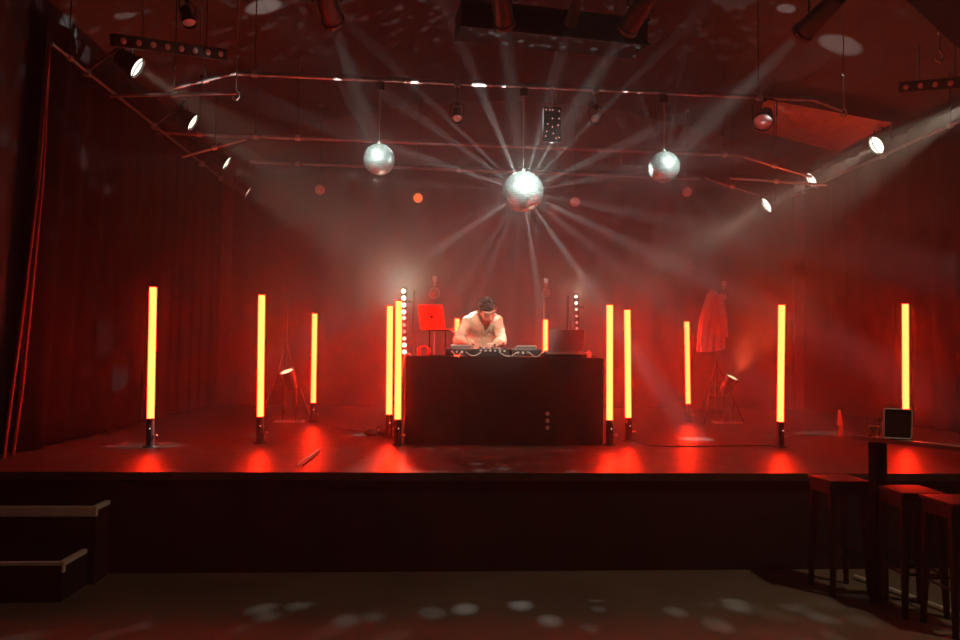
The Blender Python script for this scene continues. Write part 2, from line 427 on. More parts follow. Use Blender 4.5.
for cx_, cz_, a0 in ((W2 - .015, H2 - .015, 0), (-W2 + .015, H2 - .015, 90), (-W2 + .015, -H2 + .015, 180), (W2 - .015, -H2 + .015, 270)):
    for k in range(4):
        a = math.radians(a0 + k * 30); pts.append(bp_ + Vector((0, 0, .104)) + brot @ Vector((cx_ + .015 * math.cos(a), 0, cz_ + .015 * math.sin(a))))
b.tube([p_ + Vector((0, -.006, 0)) for p_ in pts], .0065, 6, closed=True); b.build('rim', M['white'], bd, smooth=True)
mesh_of('stand_foot', M['matteblack'], bd, lambda b: b.box(bp_ + Vector((0, .0, .003)), (.10, .07, .006)))

# folded pale card on the stage floor
cp = at_z(841, 437, STAGE_Z)
cd = thing('folded_card', cp, 'small pale folded card standing on the stage floor left of the ledge', 'card')
def card(b):
    sc = cp.y / F_PX
    def P(px, py, dy): return Vector((cp.x + (px - 841) * sc, cp.y + dy, cp.z + (437 - py) * sc))
    up = [P(838.2, 409, .0), P(840.8, 409.5, 0), P(841.6, 424, -.03), P(835.5, 425, -.03)]
    lo = [P(838, 424, -.03), P(841.6, 424, -.03), P(844.5, 436.8, .03), P(838.3, 436.9, .03)]
    for q in (up, lo):
        f = b.bm.faces.new([b.bm.verts.new(p) for p in q])
    bmesh.ops.solidify(b.bm, geom=b.bm.faces[:], thickness=.004)
mesh_of('card_sheet', M['paper'], cd, card)
# ------------------------------------------------------------------ glowing tubes
def tube_proto():
    r = thing('light_tube', (0, 0, 0), None, 'light'); H = 1.42
    MB().cyl((0, 0, .25), (0, 0, H - .012), .0305, n=16).build('diffuser', M['tube'], r, smooth=True)
    MB().lathe([(.032, H - .013), (.033, H - .004), (.029, H)], (0, 0, 0), (0, 0, 1), 16).build('end_cap', M['black'], r, smooth=True)
    bs = MB().lathe([(.038, .012), (.038, .21), (.034, .225), (.034, .252)], (0, 0, 0), (0, 0, 1), 18).build('battery_base', M['black'], r, smooth=True)
    MB().ball((.010, -.037, .165), .007, 8).build('indicator', M['indicator'], bs)
    b = MB(); b.lathe([(.062, 0), (.062, .006), (.058, .012), (.04, .014)], (0, 0, 0), (0, 0, 1), 24); b.build('floor_plate', M['black'], r, smooth=True)
    b = MB(); b.cyl((.036, -.01, .10), (.060, -.02, .10), .009, n=10); b.ball((.063, -.021, .10), .014, 10); b.build('clamp_knob', M['steel'], r, smooth=True)
    return r
TP = tube_proto()
tubes = [  # base x, base y, top x, top y, label
 (150, 447, 153.2, 286, 'glowing light tube nearest the left curtain, at the stage front'),
 (260, 443, 261.8, 294, 'second glowing light tube from the left, at the stage front'),
 (313, 422, 314.8, 313, 'short-looking glowing light tube at the rear left beside the tripod'),
 (389, 438, 390, 305, 'left and rear tube of the glowing pair beside the left table end'),
 (397.5, 445, 398.8, 300, 'right and front tube of the glowing pair beside the left table end'),
 (609.6, 445, 609.8, 304, 'left and front tube of the glowing pair beside the right table end'),
 (628.5, 441, 627.3, 309, 'right and rear tube of the glowing pair beside the right table end'),
 (688.5, 421.5, 686.8, 321, 'short-looking glowing light tube at the rear right beside the hung jacket'),
 (780, 447, 781.8, 304, 'glowing light tube standing alone at the stage front, right of the jacket'),
 (906, 443.5, 905.3, 303, 'glowing light tube at the far right behind the menu board'),
 (456.5, 420, 457.2, 318, 'glowing light tube mostly hidden behind the person'),
 (545, 420.5, 545.5, 319, 'glowing light tube behind the table beside the grey laptop'),
]
for i, (bx, by, tx, ty, lb) in enumerate(tubes):
    o = TP if i == 0 else copy_tree(TP)
    p = at_z(bx, by, STAGE_Z); q = at(tx, ty, p.y); d = q - p
    o.location = p; o.scale = (1, 1, d.length / 1.42)
    o.rotation_euler = (0, math.atan2(d.x, d.z), 0)
    o['label'] = lb; o['group'] = 'glowing light tubes on the stage'

# ------------------------------------------------------------------ DJ table
TY0, TY1, TZ = 6.98, 7.56, 1.60
tl = at(403.5, 357, TY0); tr = at(606, 357, TY0)
TXL, TXR = tl.x + .025, tr.x - .025
tb = thing('table', ((TXL + TXR) / 2, (TY0 + TY1) / 2, STAGE_Z), 'long table on the stage hidden under a black cloth', 'table')
mesh_of('tabletop', M['matteblack'], tb, lambda b: b.box(((TXL + TXR) / 2, (TY0 + TY1) / 2, TZ - .03), (TXR - TXL - .06, TY1 - TY0 - .06, .03)))
for x in (TXL + .1, TXR - .1):
    for y in (TY0 + .08, TY1 - .08):
        mesh_of('leg', M['steel'], tb, lambda b: b.cyl((x, y, STAGE_Z), (x, y, TZ - .045), .02, n=10))
b = MB(); NT = 160; per = []
cx0, cx1, cy0, cy1 = TXL, TXR, TY0, TY1
corners = [(cx0, cy0), (cx1, cy0), (cx1, cy1), (cx0, cy1)]
path = []
for k in range(4):
    a, c = Vector(corners[k]), Vector(corners[(k + 1) % 4]); n = int((c - a).length / .03)
    for i in range(n): path.append((a.lerp(c, i / n), Vector(((c - a).y, -(c - a).x)).normalized()))
zs = [TZ + .002, TZ - .01, TZ - .2, TZ - .45, TZ - .65, STAGE_Z + .004]; rows = []
for j, z in enumerate(zs):
    row = []
    for i, (p, n) in enumerate(path):
        v = max(0, (TZ - z) / .85); o = .003 + v * (.012 + .012 * math.sin(i * .55 + .8 * math.sin(i * .13)) + .012 * math.sin(i * .17 + 1))
        if j == 0: o = -.004
        row.append(b.bm.verts.new((p.x + n.x * o, p.y + n.y * o, z)))
    rows.append(row)
for r0, r1 in zip(rows, rows[1:]):
    for i in range(len(path)): b.bm.faces.new((r0[i], r0[(i + 1) % len(path)], r1[(i + 1) % len(path)], r1[i]))
b.bm.faces.new(rows[0][::-1])
tc_ = thing('tablecloth', ((TXL + TXR) / 2, (TY0 + TY1) / 2, STAGE_Z), 'black cloth draped to the floor over the long table', 'tablecloth')
b.build('cloth', M['cloth'], tc_, smooth=True, angle=50)
for k in range(3):  # raised pale dots in a column on the cloth front
    q = at(547.2, 413.5 + k * 7, TY0)
    mesh_of('cloth_dot', M['white'], tc_, lambda b: b.lathe([(.006, 0), (.018, .004), (.02, .012)], (q.x, TY0 - .012, q.z), (0, -1, 0), 16, True, 0.9), smooth=True)
TOP = TZ + .004

# gear -----------------------------------------------------------------
def media_player(x, label):
    y0 = 7.05; r = thing('media_player', (x, y0 + .19, TOP), label, 'music player', 'media players either side of the mixer')
    mesh_of('body', M['plastic'], r, lambda b: b.box((x, y0 + .19, TOP + .045), (.31, .38, .066), bevel=.008))
    for sx in (-.12, .12):
        for sy in (.04, .34): mesh_of('foot', M['rubber'], r, lambda b: b.cyl((x + sx, y0 + sy, TOP), (x + sx, y0 + sy, TOP + .014), .014, n=10))
    j = mesh_of('jog_wheel', M['greyplastic'], r, lambda b: b.lathe([(.10, 0), (.102, .012), (.092, .02), (.0, .02)], (x, y0 + .22, TOP + .078), (0, 0, 1), 32), smooth=True)
    mesh_of('jog_top', M['plastic'], j, lambda b: b.cyl((x, y0 + .22, TOP + .098), (x, y0 + .22, TOP + .101), .08, n=28))
    mesh_of('screen', M['greyplastic'], r, lambda b: b.box((x, y0 + .05, TOP + .094), (.20, .03, .04), Matrix.Rotation(.5, 3, 'X'), .004))
    for k in range(4): mesh_of('button', M['greyplastic'], r, lambda b: b.cyl((x - .12, y0 + .22 + k * .035, TOP + .078), (x - .12, y0 + .22 + k * .035, TOP + .086), .011, n=10))
    mesh_of('pitch_fader', M['greyplastic'], r, lambda b: b.box((x + .128, y0 + .27, TOP + .086), (.018, .03, .016), None, .003))
    for k in range(3): mesh_of('socket', M['white'], r, lambda b: b.cyl((x - .09 + k * .05, y0 + .002, TOP + .045), (x - .09 + k * .05, y0 - .016, TOP + .045), .012, n=10))
media_player(at(461, 350, 7.05).x, 'black media player with round jog wheel at the person\'s right hand')
media_player(at(527, 350, 7.05).x, 'black media player with round jog wheel between mixer and grey laptop')
mxx = at(493, 350, 7.05).x; y0 = 7.06
r = thing('mixer', (mxx, y0 + .18, TOP), 'black DJ mixer with rows of knobs in front of the person', 'mixer')
mesh_of('body', M['plastic'], r, lambda b: b.box((mxx, y0 + .18, TOP + .04), (.32, .36, .08), bevel=.006))
for cx_ in range(5):
    for cy_ in range(3):
        mesh_of('knob', M['greyplastic'] if (cx_ + cy_) % 2 else M['plastic'], r, lambda b: b.lathe([(.011, 0), (.011, .004), (.008, .018), (.0, .019)], (mxx - .12 + cx_ * .06, y0 + .05 + cy_ * .055, TOP + .078), (0, 0, 1), 12), smooth=True)
for k in range(4): mesh_of('fader', M['greyplastic'], r, lambda b: b.box((mxx - .09 + k * .06, y0 + .27, TOP + .087), (.022, .012, .015), None, .002))
for k in range(6): mesh_of('socket', M['white'], r, lambda b: b.cyl((mxx - .12 + k * .047, y0 + .002, TOP + .06), (mxx - .12 + k * .047, y0 - .014, TOP + .06), .011, n=10))
# cables behind the gear
def cable(pts, rad, label, name='cable', m='cable', grp=None, sub=10):
    P = [Vector(p) for p in pts]; out = []
    for i in range(len(P) - 1):
        a, b_, c, d = P[max(i - 1, 0)], P[i], P[i + 1], P[min(i + 2, len(P) - 1)]
        for k in range(sub):
            t = k / sub
            out.append(.5 * ((2 * b_) + (c - a) * t + (2 * a - 5 * b_ + 4 * c - d) * t * t + (3 * b_ - a - 3 * c + d) * t ** 3))
    out.append(P[-1])
    o = MB().tube(out, rad, 8).build(name, M[m], None, smooth=True)
    return tag(o, label, 'cable', grp)
cable([(mxx - .12, 7.04, TOP + .05), (mxx - .18, 7.025, TOP + .02), (at(474, 350, 7.02).x, 7.02, TOP + .012), (at(460, 350, 7.02).x, 7.022, TOP + .02), (at(458, 350, 7.03).x, 7.035, TOP + .05)], .005, 'thin black lead looping between the left media player and the mixer')
cable([(mxx + .115, 7.04, TOP + .05), (mxx + .17, 7.02, TOP + .015), (at(520, 350, 7.02).x, 7.02, TOP + .012), (at(527, 350, 7.03).x, 7.035, TOP + .05)], .005, 'thin black lead looping between the mixer and the right media player')

def laptop(base_c, w_, d_, lid_h, lid_tilt, yaw, shell, label, logo=None, band=False):
    r = thing('laptop', base_c, label, 'laptop'); R = Matrix.Rotation(yaw, 3, 'Z')
    bc = Vector(base_c)
    mesh_of('base', shell, r, lambda b: b.box(bc + Vector((0, 0, .008)), (w_, d_, .016), R, .004))
    hinge = bc + R @ Vector((0, -d_ / 2 + .006, .016))
    RL = R @ Matrix.Rotation(lid_tilt, 3, 'X')
    lid = mesh_of('lid', shell, r, lambda b: b.box(hinge + RL @ Vector((0, 0, lid_h / 2)), (w_, .008, lid_h), RL, .003))
    mesh_of('screen', M['plastic'], lid, lambda b: b.box(hinge + RL @ Vector((0, .005, lid_h / 2)), (w_ - .02, .002, lid_h - .02), RL))
    mesh_of('keyboard', M['plastic'], r, lambda b: b.box(bc + Vector((0, .0, .017)) + R @ Vector((0, .01, 0)), (w_ - .04, d_ * .45, .002), R))
    if logo:
        def lg_(b):
            c = hinge + RL @ Vector((logo[0], -.0045, logo[1]))
            for dx, dz, rr in ((-.006, 0, .012), (.006, 0, .012), (0, -.005, .012)):
                b.lathe([(rr, 0), (rr, .0012)], c + RL @ Vector((dx, 0, dz)), RL @ Vector((0, -1, 0)), 14)
            b.box(c + RL @ Vector((.003, -.0006, .018)), (.006, .0012, .012), RL @ Matrix.Rotation(.5, 3, 'Y'))
        mesh_of('logo', M['matteblack'], lid, lg_)
    return r
for k, (xa, xb, hh) in enumerate([(451, 462, .05), (466, 480, .035), (499, 516, .04), (528, 542, .05)]):
    pa, pb = at(xa, 350, 7.03), at(xb, 350, 7.03)
    cable([(pa.x, 7.045, TOP + .045), (pa.x + .01, 7.02, TOP + hh), (pa.x * .6 + pb.x * .4, 7.012, TOP + .010), (pa.x * .3 + pb.x * .7, 7.014, TOP + .012), (pb.x, 7.02, TOP + hh), (pb.x, 7.046, TOP + .045)], .0045,
          'pale patch lead looped in front of the ' + ['left media player', 'left media player and mixer joint', 'mixer and right media player joint', 'right media player, nearest the grey laptop'][k], m='white')
# red laptop up on a stand at the left end
lp = at(437.5, 330, 7.16)
laptop(lp, .272, .20, .238, math.radians(17), math.radians(-27), M['redshell'], 'bright red laptop seen from behind, raised on a stand at the left table end', logo=(.0, .115))
ls = thing('laptop_stand', (lp.x, 7.2, TOP), 'thin folding stand under the red laptop', 'stand')
mesh_of('stand_foot', M['black'], ls, lambda b: b.box((lp.x, 7.2, TOP + .006), (.20, .18, .012), None, .003))
for sx in (-.08, .08): mesh_of('stand_arm', M['black'], ls, lambda b: b.tube([(lp.x + sx, 7.27, TOP + .012), (lp.x + sx, 7.16, (TOP + lp.z) / 2), (lp.x + sx, 7.24, lp.z - .008)], .007, 8))
mesh_of('tray', M['black'], ls, lambda b: b.box((lp.x, 7.17, lp.z - .006), (.22, .16, .010), None, .002))
cable([lp + Vector((.14, -.06, .008)), at(452, 331, 7.2), at(459, 333.5, 7.25), at(466, 337, 7.27), at(470, 346, 7.31) , Vector((at(470, 346, 7.31).x, 7.33, TOP + .09))], .006, 'pale lead running from the red laptop down to the gear', m='white')
# headphones
hp = at(424, 352, 7.12); hp.z = TOP
h = thing('headphones', hp, 'red-lit headphones lying on the table below the red laptop', 'headphones')
pts = [hp + Vector((.050 * math.cos(a), .0, 0.045 + .055 * math.sin(a))) for a in [math.pi * k / 12 for k in range(13)]]
MB().tube(pts, .008, 8).build('headband', M['redshell'], h, smooth=True)  # red light on the headphones put into this red colour
for sx in (-1, 1):
    c = hp + Vector((sx * .047, 0, .042))
    MB().lathe([(.030, 0), (.040, .008), (.040, .026), (.032, .032)], c + Vector((-sx * .016, 0, 0)), (sx, 0, 0), 18).build('ear_cup', M['redshell'], h, smooth=True)
# bottle cluster right of headphones: two drinks cups
# grey laptop on a controller
fc = at(565.5, 353, 7.08); fx = fc.x
r = thing('controller', (fx, 7.22, TOP), 'flat black controller box with pale edge under the grey laptop', 'controller')
mesh_of('body', M['plastic'], r, lambda b: b.box((fx, 7.22, TOP + .025), (.42, .30, .05), None, .006))
mesh_of('edge_trim', M['white'], r, lambda b: b.box((fx, 7.064, TOP + .043), (.40, .010, .018)))
for k in range(6): mesh_of('pad', M['greyplastic'], r, lambda b: b.box((fx - .16 + k * .064, 7.336, TOP + .055), (.04, .04, .01), None, .002))
laptop(Vector((fx, 7.20, TOP + .051)), .355, .22, .222, math.radians(14), math.radians(2), M['darkmetal'], 'dark grey laptop seen from behind on the controller at the right table end')
# small items at the right end
q = at(588.5, 354, 7.12); q.z = TOP
r = thing('adapter', q, 'small pale plug adapter beside the grey laptop', 'adapter')
mesh_of('body', M['white'], r, lambda b: b.box(q + Vector((0, 0, .03)), (.05, .05, .06), None, .006))
mesh_of('prong', M['steel'], r, lambda b: b.cyl(q + Vector((.0, -.02, .058)), q + Vector((0, -.02, .08)), .004, n=8), lambda b: b.cyl(q + Vector((.0, .012, .058)), q + Vector((0, .012, .08)), .004, n=8))
q2 = at(598, 356, 7.1)
cable([q + Vector((.026, 0, .02)), Vector((q2.x, 7.1, TOP + .008)), Vector((TXR - .06, 7.06, TOP + .007)), Vector((TXR - .02, 7.2, TOP + .008))], .006, 'thin lead lying at the right end of the tabletop')

# ------------------------------------------------------------------ person
def remeshed(b, name, m, parent, voxel, smooth_it=6, post=None):
    me = bpy.data.meshes.new('tmp'); b.bm.to_mesh(me); b.bm.free()
    o = bpy.data.objects.new('tmp', me); COL.objects.link(o)
    md = o.modifiers.new('r', 'REMESH'); md.mode = 'VOXEL'; md.voxel_size = voxel
    ms = o.modifiers.new('s', 'SMOOTH'); ms.factor = .5; ms.iterations = smooth_it
    dg = bpy.context.evaluated_depsgraph_get(); dg.update()
    ev = bpy.data.meshes.new_from_object(o.evaluated_get(dg))
    bpy.data.objects.remove(o); bpy.data.meshes.remove(me)
    nb = MB(); nb.bm.from_mesh(ev); bpy.data.meshes.remove(ev)
    if post: post(nb.bm)
    for f in nb.bm.faces: f.material_index = 0
    return nb.build(name, m, parent, smooth=True, angle=170)
PX = at(483.5, 330, 7.6).x; PYB = 7.80
ps = thing('person', (PX, PYB, STAGE_Z), 'person in a cream V-neck jumper bending over the decks behind the table', 'person')
O = Vector((PX, PYB, STAGE_Z))
def L(x, y, z): return O + Vector((x, y, z))
SHL, SHR = L(-.170, -.16, 1.230), L(.150, -.16, 1.24)
ELL, ELR = L(-.275, -.24, 1.035), L(.190, -.24, 1.035)
WRL, WRR = L(-.13, -.415, .992), L(.105, -.42, .992)
HC = L(.035, -.285, 1.352)            # head centre
HR = Euler((math.radians(40), math.radians(-9), math.radians(6))).to_matrix()  # x+ pitches the face (-y) down
HS = 1.10
def hd(x, y, z): return HC + HR @ (Vector((x, y, z)) * HS)
def torso(b, g):
    secs = [(L(0, .03, .86), .165, .115), (L(0, .02, .97), .17, .115), (L(0, -.02, 1.08), .165, .11), (L(0, -.09, 1.16), .180, .115), (L(-.003, -.13, 1.22), .170, .105), (L(-.002, -.15, 1.275), .125, .09), (L(.0, -.16, 1.315), .085, .07)]
    for (c0, a0, d0), (c1, a1, d1) in zip(secs, secs[1:]):
        for k in range(5):
            t = k / 5; b.ball(c0.lerp(c1, t), (a0 + (a1 - a0) * t + g, d0 + (d1 - d0) * t + g, .06 + g), 18)
    c, a, d = secs[-1]; b.ball(c, (a + g, d + g, .05 + g), 18)
    b.ball(SHL, .060 + g, 14); b.ball(SHR, .060 + g, 14)
# body
b = MB(); torso(b, -.012)
b.chain([L(0, -.15, 1.285), L(.012, -.20, 1.325), hd(0, .03, -.05)], [.062, .056, .058])
for S, E, W in ((SHL, ELL, WRL), (SHR, ELR, WRR)):
    b.chain([S, S.lerp(E, .5), E, E.lerp(W, .35), W], [.052, .046, .040, .042, .027])
for sx in (-1, 1):
    b.chain([L(sx * .09, .03, .86), L(sx * .10, -.01, .48), L(sx * .105, .05, .10)], [.082, .055, .038])
    b.chain([L(sx * .105, .06, .05), L(sx * .115, -.10, .035)], [.04, .03])
# head: skull, face, jaw, nose, brow, ears
b.ball(HC, (.080, .100, .096), 20, HR); b.ball(hd(0, -.035, -.045), (.063, .066, .077), 18, HR)
b.ball(hd(0, -.062, -.088), (.030, .026, .024), 12, HR)
b.chain([hd(0, -.092, .012), hd(0, -.112, -.028)], [.010, .016]); b.ball(hd(0, -.100, -.034), (.021, .014, .010), 10, HR)
b.chain([hd(-.045, -.078, .022), hd(0, -.090, .020), hd(.045, -.078, .022)], [.012, .012, .012])
b.chain([hd(-.022, -.090, -.062), hd(0, -.096, -.060), hd(.022, -.090, -.062)], [.008, .010, .008])
for sx in (-1, 1):
    b.ball(hd(sx * .077, .008, -.012), (.011, .022, .032), 10, HR)
    b.ball(hd(sx * .044, -.066, -.026), (.020, .018, .018), 10, HR)
# hands: palm, four bent fingers and a thumb each
def hand(W, d, sgn, drop):
    d = Vector(d).normalized(); up = Vector((0, 0, 1)); sd = d.cross(up).normalized() * sgn   # sd points to the thumb side
    up = sd.cross(d) * sgn; up = up if up.z > 0 else -up
    k = W + d * .085 + up * -.004
    Rm = Matrix((sd, d, up)).transposed()
    b.ball(W + d * .045, (.040, .052, .016), 14, Rm)
    for i, ln in enumerate((.068, .078, .072, .056)):
        o = sd * (.030 - i * .020); base = W + d * (.080 - abs(i - 1) * .005) + o
        sp = (d + sd * (.10 - i * .07)).normalized()
        p1 = base + sp * ln * .48 + up * .004; p2 = p1 + (sp * .8 - up * (.5 + drop)).normalized() * ln * .32; p3 = p2 + (sp * .35 - up * .95).normalized() * ln * .24
        b.chain([W + d * .05 + o * .8, base, p1, p2, p3], [.010, .0095, .0088, .0080, .0070], 8)
    t0 = W + d * .025 + sd * .026
    t1 = t0 + (d * .6 + sd * .8).normalized() * .036; t2 = t1 + (d * .92 + sd * .25 - up * .3).normalized() * .03; t3 = t2 + (d * .95 - sd * .05 - up * .5).normalized() * .022
    b.chain([t0, t1, t2, t3], [.014, .0115, .0098, .008], 8)
hand(WRL, (.42, -.75, -.10), 1, .1)
hand(WRR, (-.45, -.72, -.08), -1, .25)
body = remeshed(b, 'body', M['skin'], ps, .0045, 3)
# clothes
b = MB(); torso(b, .006)
for S, E, W in ((SHL, ELL, WRL), (SHR, ELR, WRR)):
    b.chain([S, S.lerp(E, .5), E, E.lerp(W, .4), E.lerp(W, .95)], [.060, .057, .052, .048, .039])
    for t in (.25, .55, .8): b.ball(S.lerp(E, t) + Vector((0, -.006, 0)), (.060, .058, .02), 12)
    b.ball(E + Vector((0, 0, -.012)), (.058, .06, .05), 12)
for sx, S in ((-1, SHL), (1, SHR)): b.chain([L(.005 + sx * .055, -.14, 1.315), L(.003 + sx * .115, -.15, 1.275), S], [.042, .050, .058])
b.chain([L(-.08, -.14, 1.285), L(-.04, -.13, 1.325), L(.05, -.13, 1.325), L(.09, -.14, 1.285)], [.05, .045, .045, .05])
def vneck(bm):
    kill = []
    for f in bm.faces:
        c = f.calc_center_median() - O
        if c.y < -.13 and c.z > 1.10 and abs(c.x - .015) < (c.z - 1.10) * .36 + .004: kill.append(f)
        elif c.z > 1.315 and abs(c.x - .008) < .072 and c.y < -.08 and (c.z > 1.335 or c.y < -.15): kill.append(f)
    bmesh.ops.delete(bm, geom=kill, context='FACES')
    bm.normal_update()
    for v in bm.verts:                                   # soft folds of the knit
        q = v.co - O
        k_ = 1.0 if abs(q.x) > .14 else .6
        v.co += v.normal * k_ * (.009 * noise.noise(Vector((q.x * 11, q.y * 9, q.z * 24 + q.x * 14))) + .005 * noise.noise(q * 36))
jm = remeshed(b, 'jumper', M['knit'], ps, .009, 5, vneck)
for S, E, W in ((SHL, ELL, WRL), (SHR, ELR, WRR)):
    MB().cyl(E.lerp(W, .86), E.lerp(W, .99), .043, .037, 16).build('cuff', M['knitband'], jm, smooth=True)
bvh = BVHTree.FromPolygons([v.co + O for v in jm.data.vertices], [p.vertices[:] for p in jm.data.polygons])
nk = []
for k in range(-9, 10):
    zz = 1.095 + .215 * abs(k) / 9; xx = .015 + (1 if k > 0 else -1) * ((zz - 1.10) * .36 + .016) if k else .015
    h_ = bvh.ray_cast(L(xx, -1.0, zz), Vector((0, 1, 0)))
    if h_[0] is not None: nk.append(h_[0] + Vector((0, -.002, 0)))
MB().tube(nk, .0085, 8).build('neckband', M['knitband'], jm, smooth=True)
b = MB()
for k in range(6): b.ball(L(0, .03, .82 + k * .02), (.178, .128, .05), 18)
for sx in (-1, 1): b.chain([L(sx * .09, .03, .84), L(sx * .10, -.01, .48), L(sx * .105, .05, .09)], [.098, .072, .058])
remeshed(b, 'trousers', M['denim'], ps, .011, 4)
for sx in (-1, 1):
    b = MB(); b.chain([L(sx * .105, .08, .046), L(sx * .112, -.04, .046), L(sx * .118, -.13, .038)], [.046, .046, .036])
    b.box(L(sx * .112, -.03, .012), (.085, .27, .022), None, .008)
    remeshed(b, 'shoe', M['black'], ps, .008, 3)
# hair
b = MB(); b.ball(hd(0, .012, .022), (.091, .108, .098), 22, HR)
for k in range(70):
    a = random.uniform(0, 6.283); e = random.uniform(.12, 1.5)
    dv = Vector((math.cos(a) * math.cos(e), math.sin(a) * math.cos(e), math.sin(e)))
    if dv.y < -.72 and dv.z < .5: continue
    p = hd(dv.x * .080, .012 + dv.y * .095, .022 + dv.z * .086); t = (HR @ Vector((random.uniform(-.5, .5) + .3, -.7, .25))).normalized()
    b.chain([p - t * .02, p + t * .012 + (HR @ dv) * .010], [.014, .007], 8)
def trimhair(bm):
    kill = []
    for f in bm.faces:
        c = HR.inverted() @ (f.calc_center_median() - HC) / HS
        if (c.y < -.045 and c.z < .040) or c.z < -.045 or (abs(c.x) > .05 and c.z < -.0 and c.y < .03): kill.append(f)
    bmesh.ops.delete(bm, geom=kill, context='FACES')
remeshed(b, 'hair', M['hair'], ps, .006, 2, trimhair)
for sx in (-1, 1): MB().ball(hd(sx * .031, -.083, .002), (.012, .008, .007), 10, HR).build('eye', M['eye'], ps)
for sx in (-1, 1): MB().tube([hd(sx * .014, -.100, .026), hd(sx * .032, -.098, .031), hd(sx * .052, -.084, .024)], [.004, .005, .003], 6).build('eyebrow', M['hair'], ps)
MB().tube([hd(-.024, -.096, -.063), hd(-.008, -.104, -.059), hd(.008, -.104, -.059), hd(.024, -.096, -.063)], [.003, .006, .006, .003], 6).build('mouth', M['lip'], ps, smooth=True)

# ------------------------------------------------------------------ pipes overhead
def batten(p0, p1, label, rad=.024, hangers=(), name='lighting_pipe', cat='pipe', group='overhead lighting pipes'):
    p0, p1 = Vector(p0), Vector(p1)
    r = thing(name, (p0 + p1) / 2, label, cat, group)
    MB().cyl(p0, p1, rad, n=14).build('pipe', M['pipe'], r, smooth=True)
    for t in hangers:
        q = p0.lerp(p1, t); top = roof_z(q.x)
        MB().cyl(q, (q.x, q.y, top), .006, n=8).build('drop_rod', M['black'], r)
        MB().lathe([(rad + .004, -.03), (rad + .012, -.03), (rad + .012, .03), (rad + .004, .03)], q, p1 - p0, 14).build('clamp', M['steel'], r)
    return r
A0, A1 = at(236, 73, 7.35), at(812, 99, 7.6)
B0, B1 = at(245, 136, 9.2), at(738, 155, 9.5)
C0, C1 = at(250, 162, 10.9), at(700, 179, 11.1)
batten(A0, A1, 'front overhead pipe carrying the mirror balls', .027, (.03, .90))
batten(B0, B1, 'middle overhead pipe behind the mirror balls', .027, (.02, .10, .97))
batten(C0, C1, 'rearmost overhead pipe, dimmest of the crosswise ones', .024, (.1, .45, .9))
batten(at(110, 96, 7.2), at(236, 93, 7.35), 'short level pipe joining the front pipe to the left side', .018, (.5,))
batten(at(173, 88, 7.1), at(236, 73, 7.33), 'short slanting brace rising to the left end of the front pipe', .018, (.5,))
batten(at(150, 132, 9.0), at(247, 137, 9.2), 'short level pipe joining the middle pipe to the left side', .020, (.5,))
batten(at(182, 157, 9.0), at(247, 139, 9.18), 'short slanting brace rising to the left end of the middle pipe', .018, (.5,))
batten(at(811, 98.5, 7.6), at(842, 110, 7.7), 'stub of bright pipe at the right end of the front pipe', .022)
batten(at(738, 155, 9.5), at(812, 177, 9.3), 'slanting brace dropping from the middle pipe towards the right spots', .02, (.5,))
batten(at(730, 178, 10.2), at(827, 185, 9.4), 'nearly level brace below the slanting one at the right spots', .02, (.5,))
batten(at(705, 178, 10.9), at(760, 196, 10.7), 'faint short brace at the right end of the rearmost pipe', .016, (.5,))
# long side pipes
def side_pt(px, py, X): 
    d = at(px, py, 1.0) - EYE; return EYE + d * (X / d.x)
ls0, ls1 = side_pt(51, 43, -3.38), side_pt(243, 196, -3.38)
batten(ls0, ls1, 'long red-lit pipe running back along the left wall', .016, (.05,))
rs0, rs1 = side_pt(985, 110, 5.98), side_pt(765, 208, 5.98)
batten(rs0, rs1, 'long red-lit pipe running back along the right wall', .02, (.1,))

# ------------------------------------------------------------------ lamps
def spotlamp(pos, aim, rad, length, label, lens_m, cat='spotlight', name='spotlight', group=None, yoke=True, body_m='black', rim=True, drop=None, to=None):
    pos, aim = Vector(pos), Vector(aim); d = (aim - pos).normalized()
    r = thing(name, pos, label, cat, group)
    hs = MB().lathe([(rad * .35, -length), (rad * .75, -length * .93), (rad * .86, -length * .6), (rad * .92, -length * .5), (rad * .95, -.02), (rad * 1.06, -.012), (rad * 1.06, .02), (rad * .98, .02), (rad * .96, -.004)], pos, d, 22, True).build('housing', M[body_m], r, smooth=True)
    MB().lathe([(rad * .94, .0), (rad * .6, .010), (rad * .02, .014)], pos, d, 22, True).build('lens', M[lens_m], r, smooth=True)
    if lens_m == 'lens':
        u0 = d.cross(Vector((0, 0, 1))).normalized(); v0 = u0.cross(d)
        MB().tube([pos + d * .02 + v0 * rad * t_ * .98 + u0 * rad * .32 * (1 - t_ * t_) for t_ in (-1, -.6, -.2, .2, .6, 1)], rad * .06, 6).build('lens_guard', M['black'], r)
    if yoke:
        u = d.cross(Vector((0, 0, 1))).normalized(); mid = pos - d * length * .45; up = Vector((0, 0, 1)); k = rad * 1.28
        hgt = drop or (rad * 2.0)
        pts = [mid + u * k * .9, mid + u * k, mid + u * k + up * hgt * .8, mid + u * k * .6 + up * hgt, mid - u * k * .6 + up * hgt, mid - u * k + up * hgt * .8, mid - u * k, mid - u * k * .9]
        MB().tube(pts, max(.006, rad * .09), 6).build('yoke', M['black'], r)
        tp = mid + up * hgt
        if to is not None:
            if to == 'roof': to = Vector((tp.x, tp.y, roof_z(tp.x)))
            MB().cyl(tp, to, .010, n=8).box(tp, (.04, .04, .04), None, .006).build('hanging_arm', M['black'], r)
            MB().box(to - Vector((0, 0, .01)), (.06, .06, .07), None, .01).build('clamp', M['steel'], r)
        else: MB().cyl(tp, tp + up * .09, .012, n=8).box(tp + up * .09, (.05, .05, .06), None, .008).build('clamp', M['steel'], r)
    return r, d
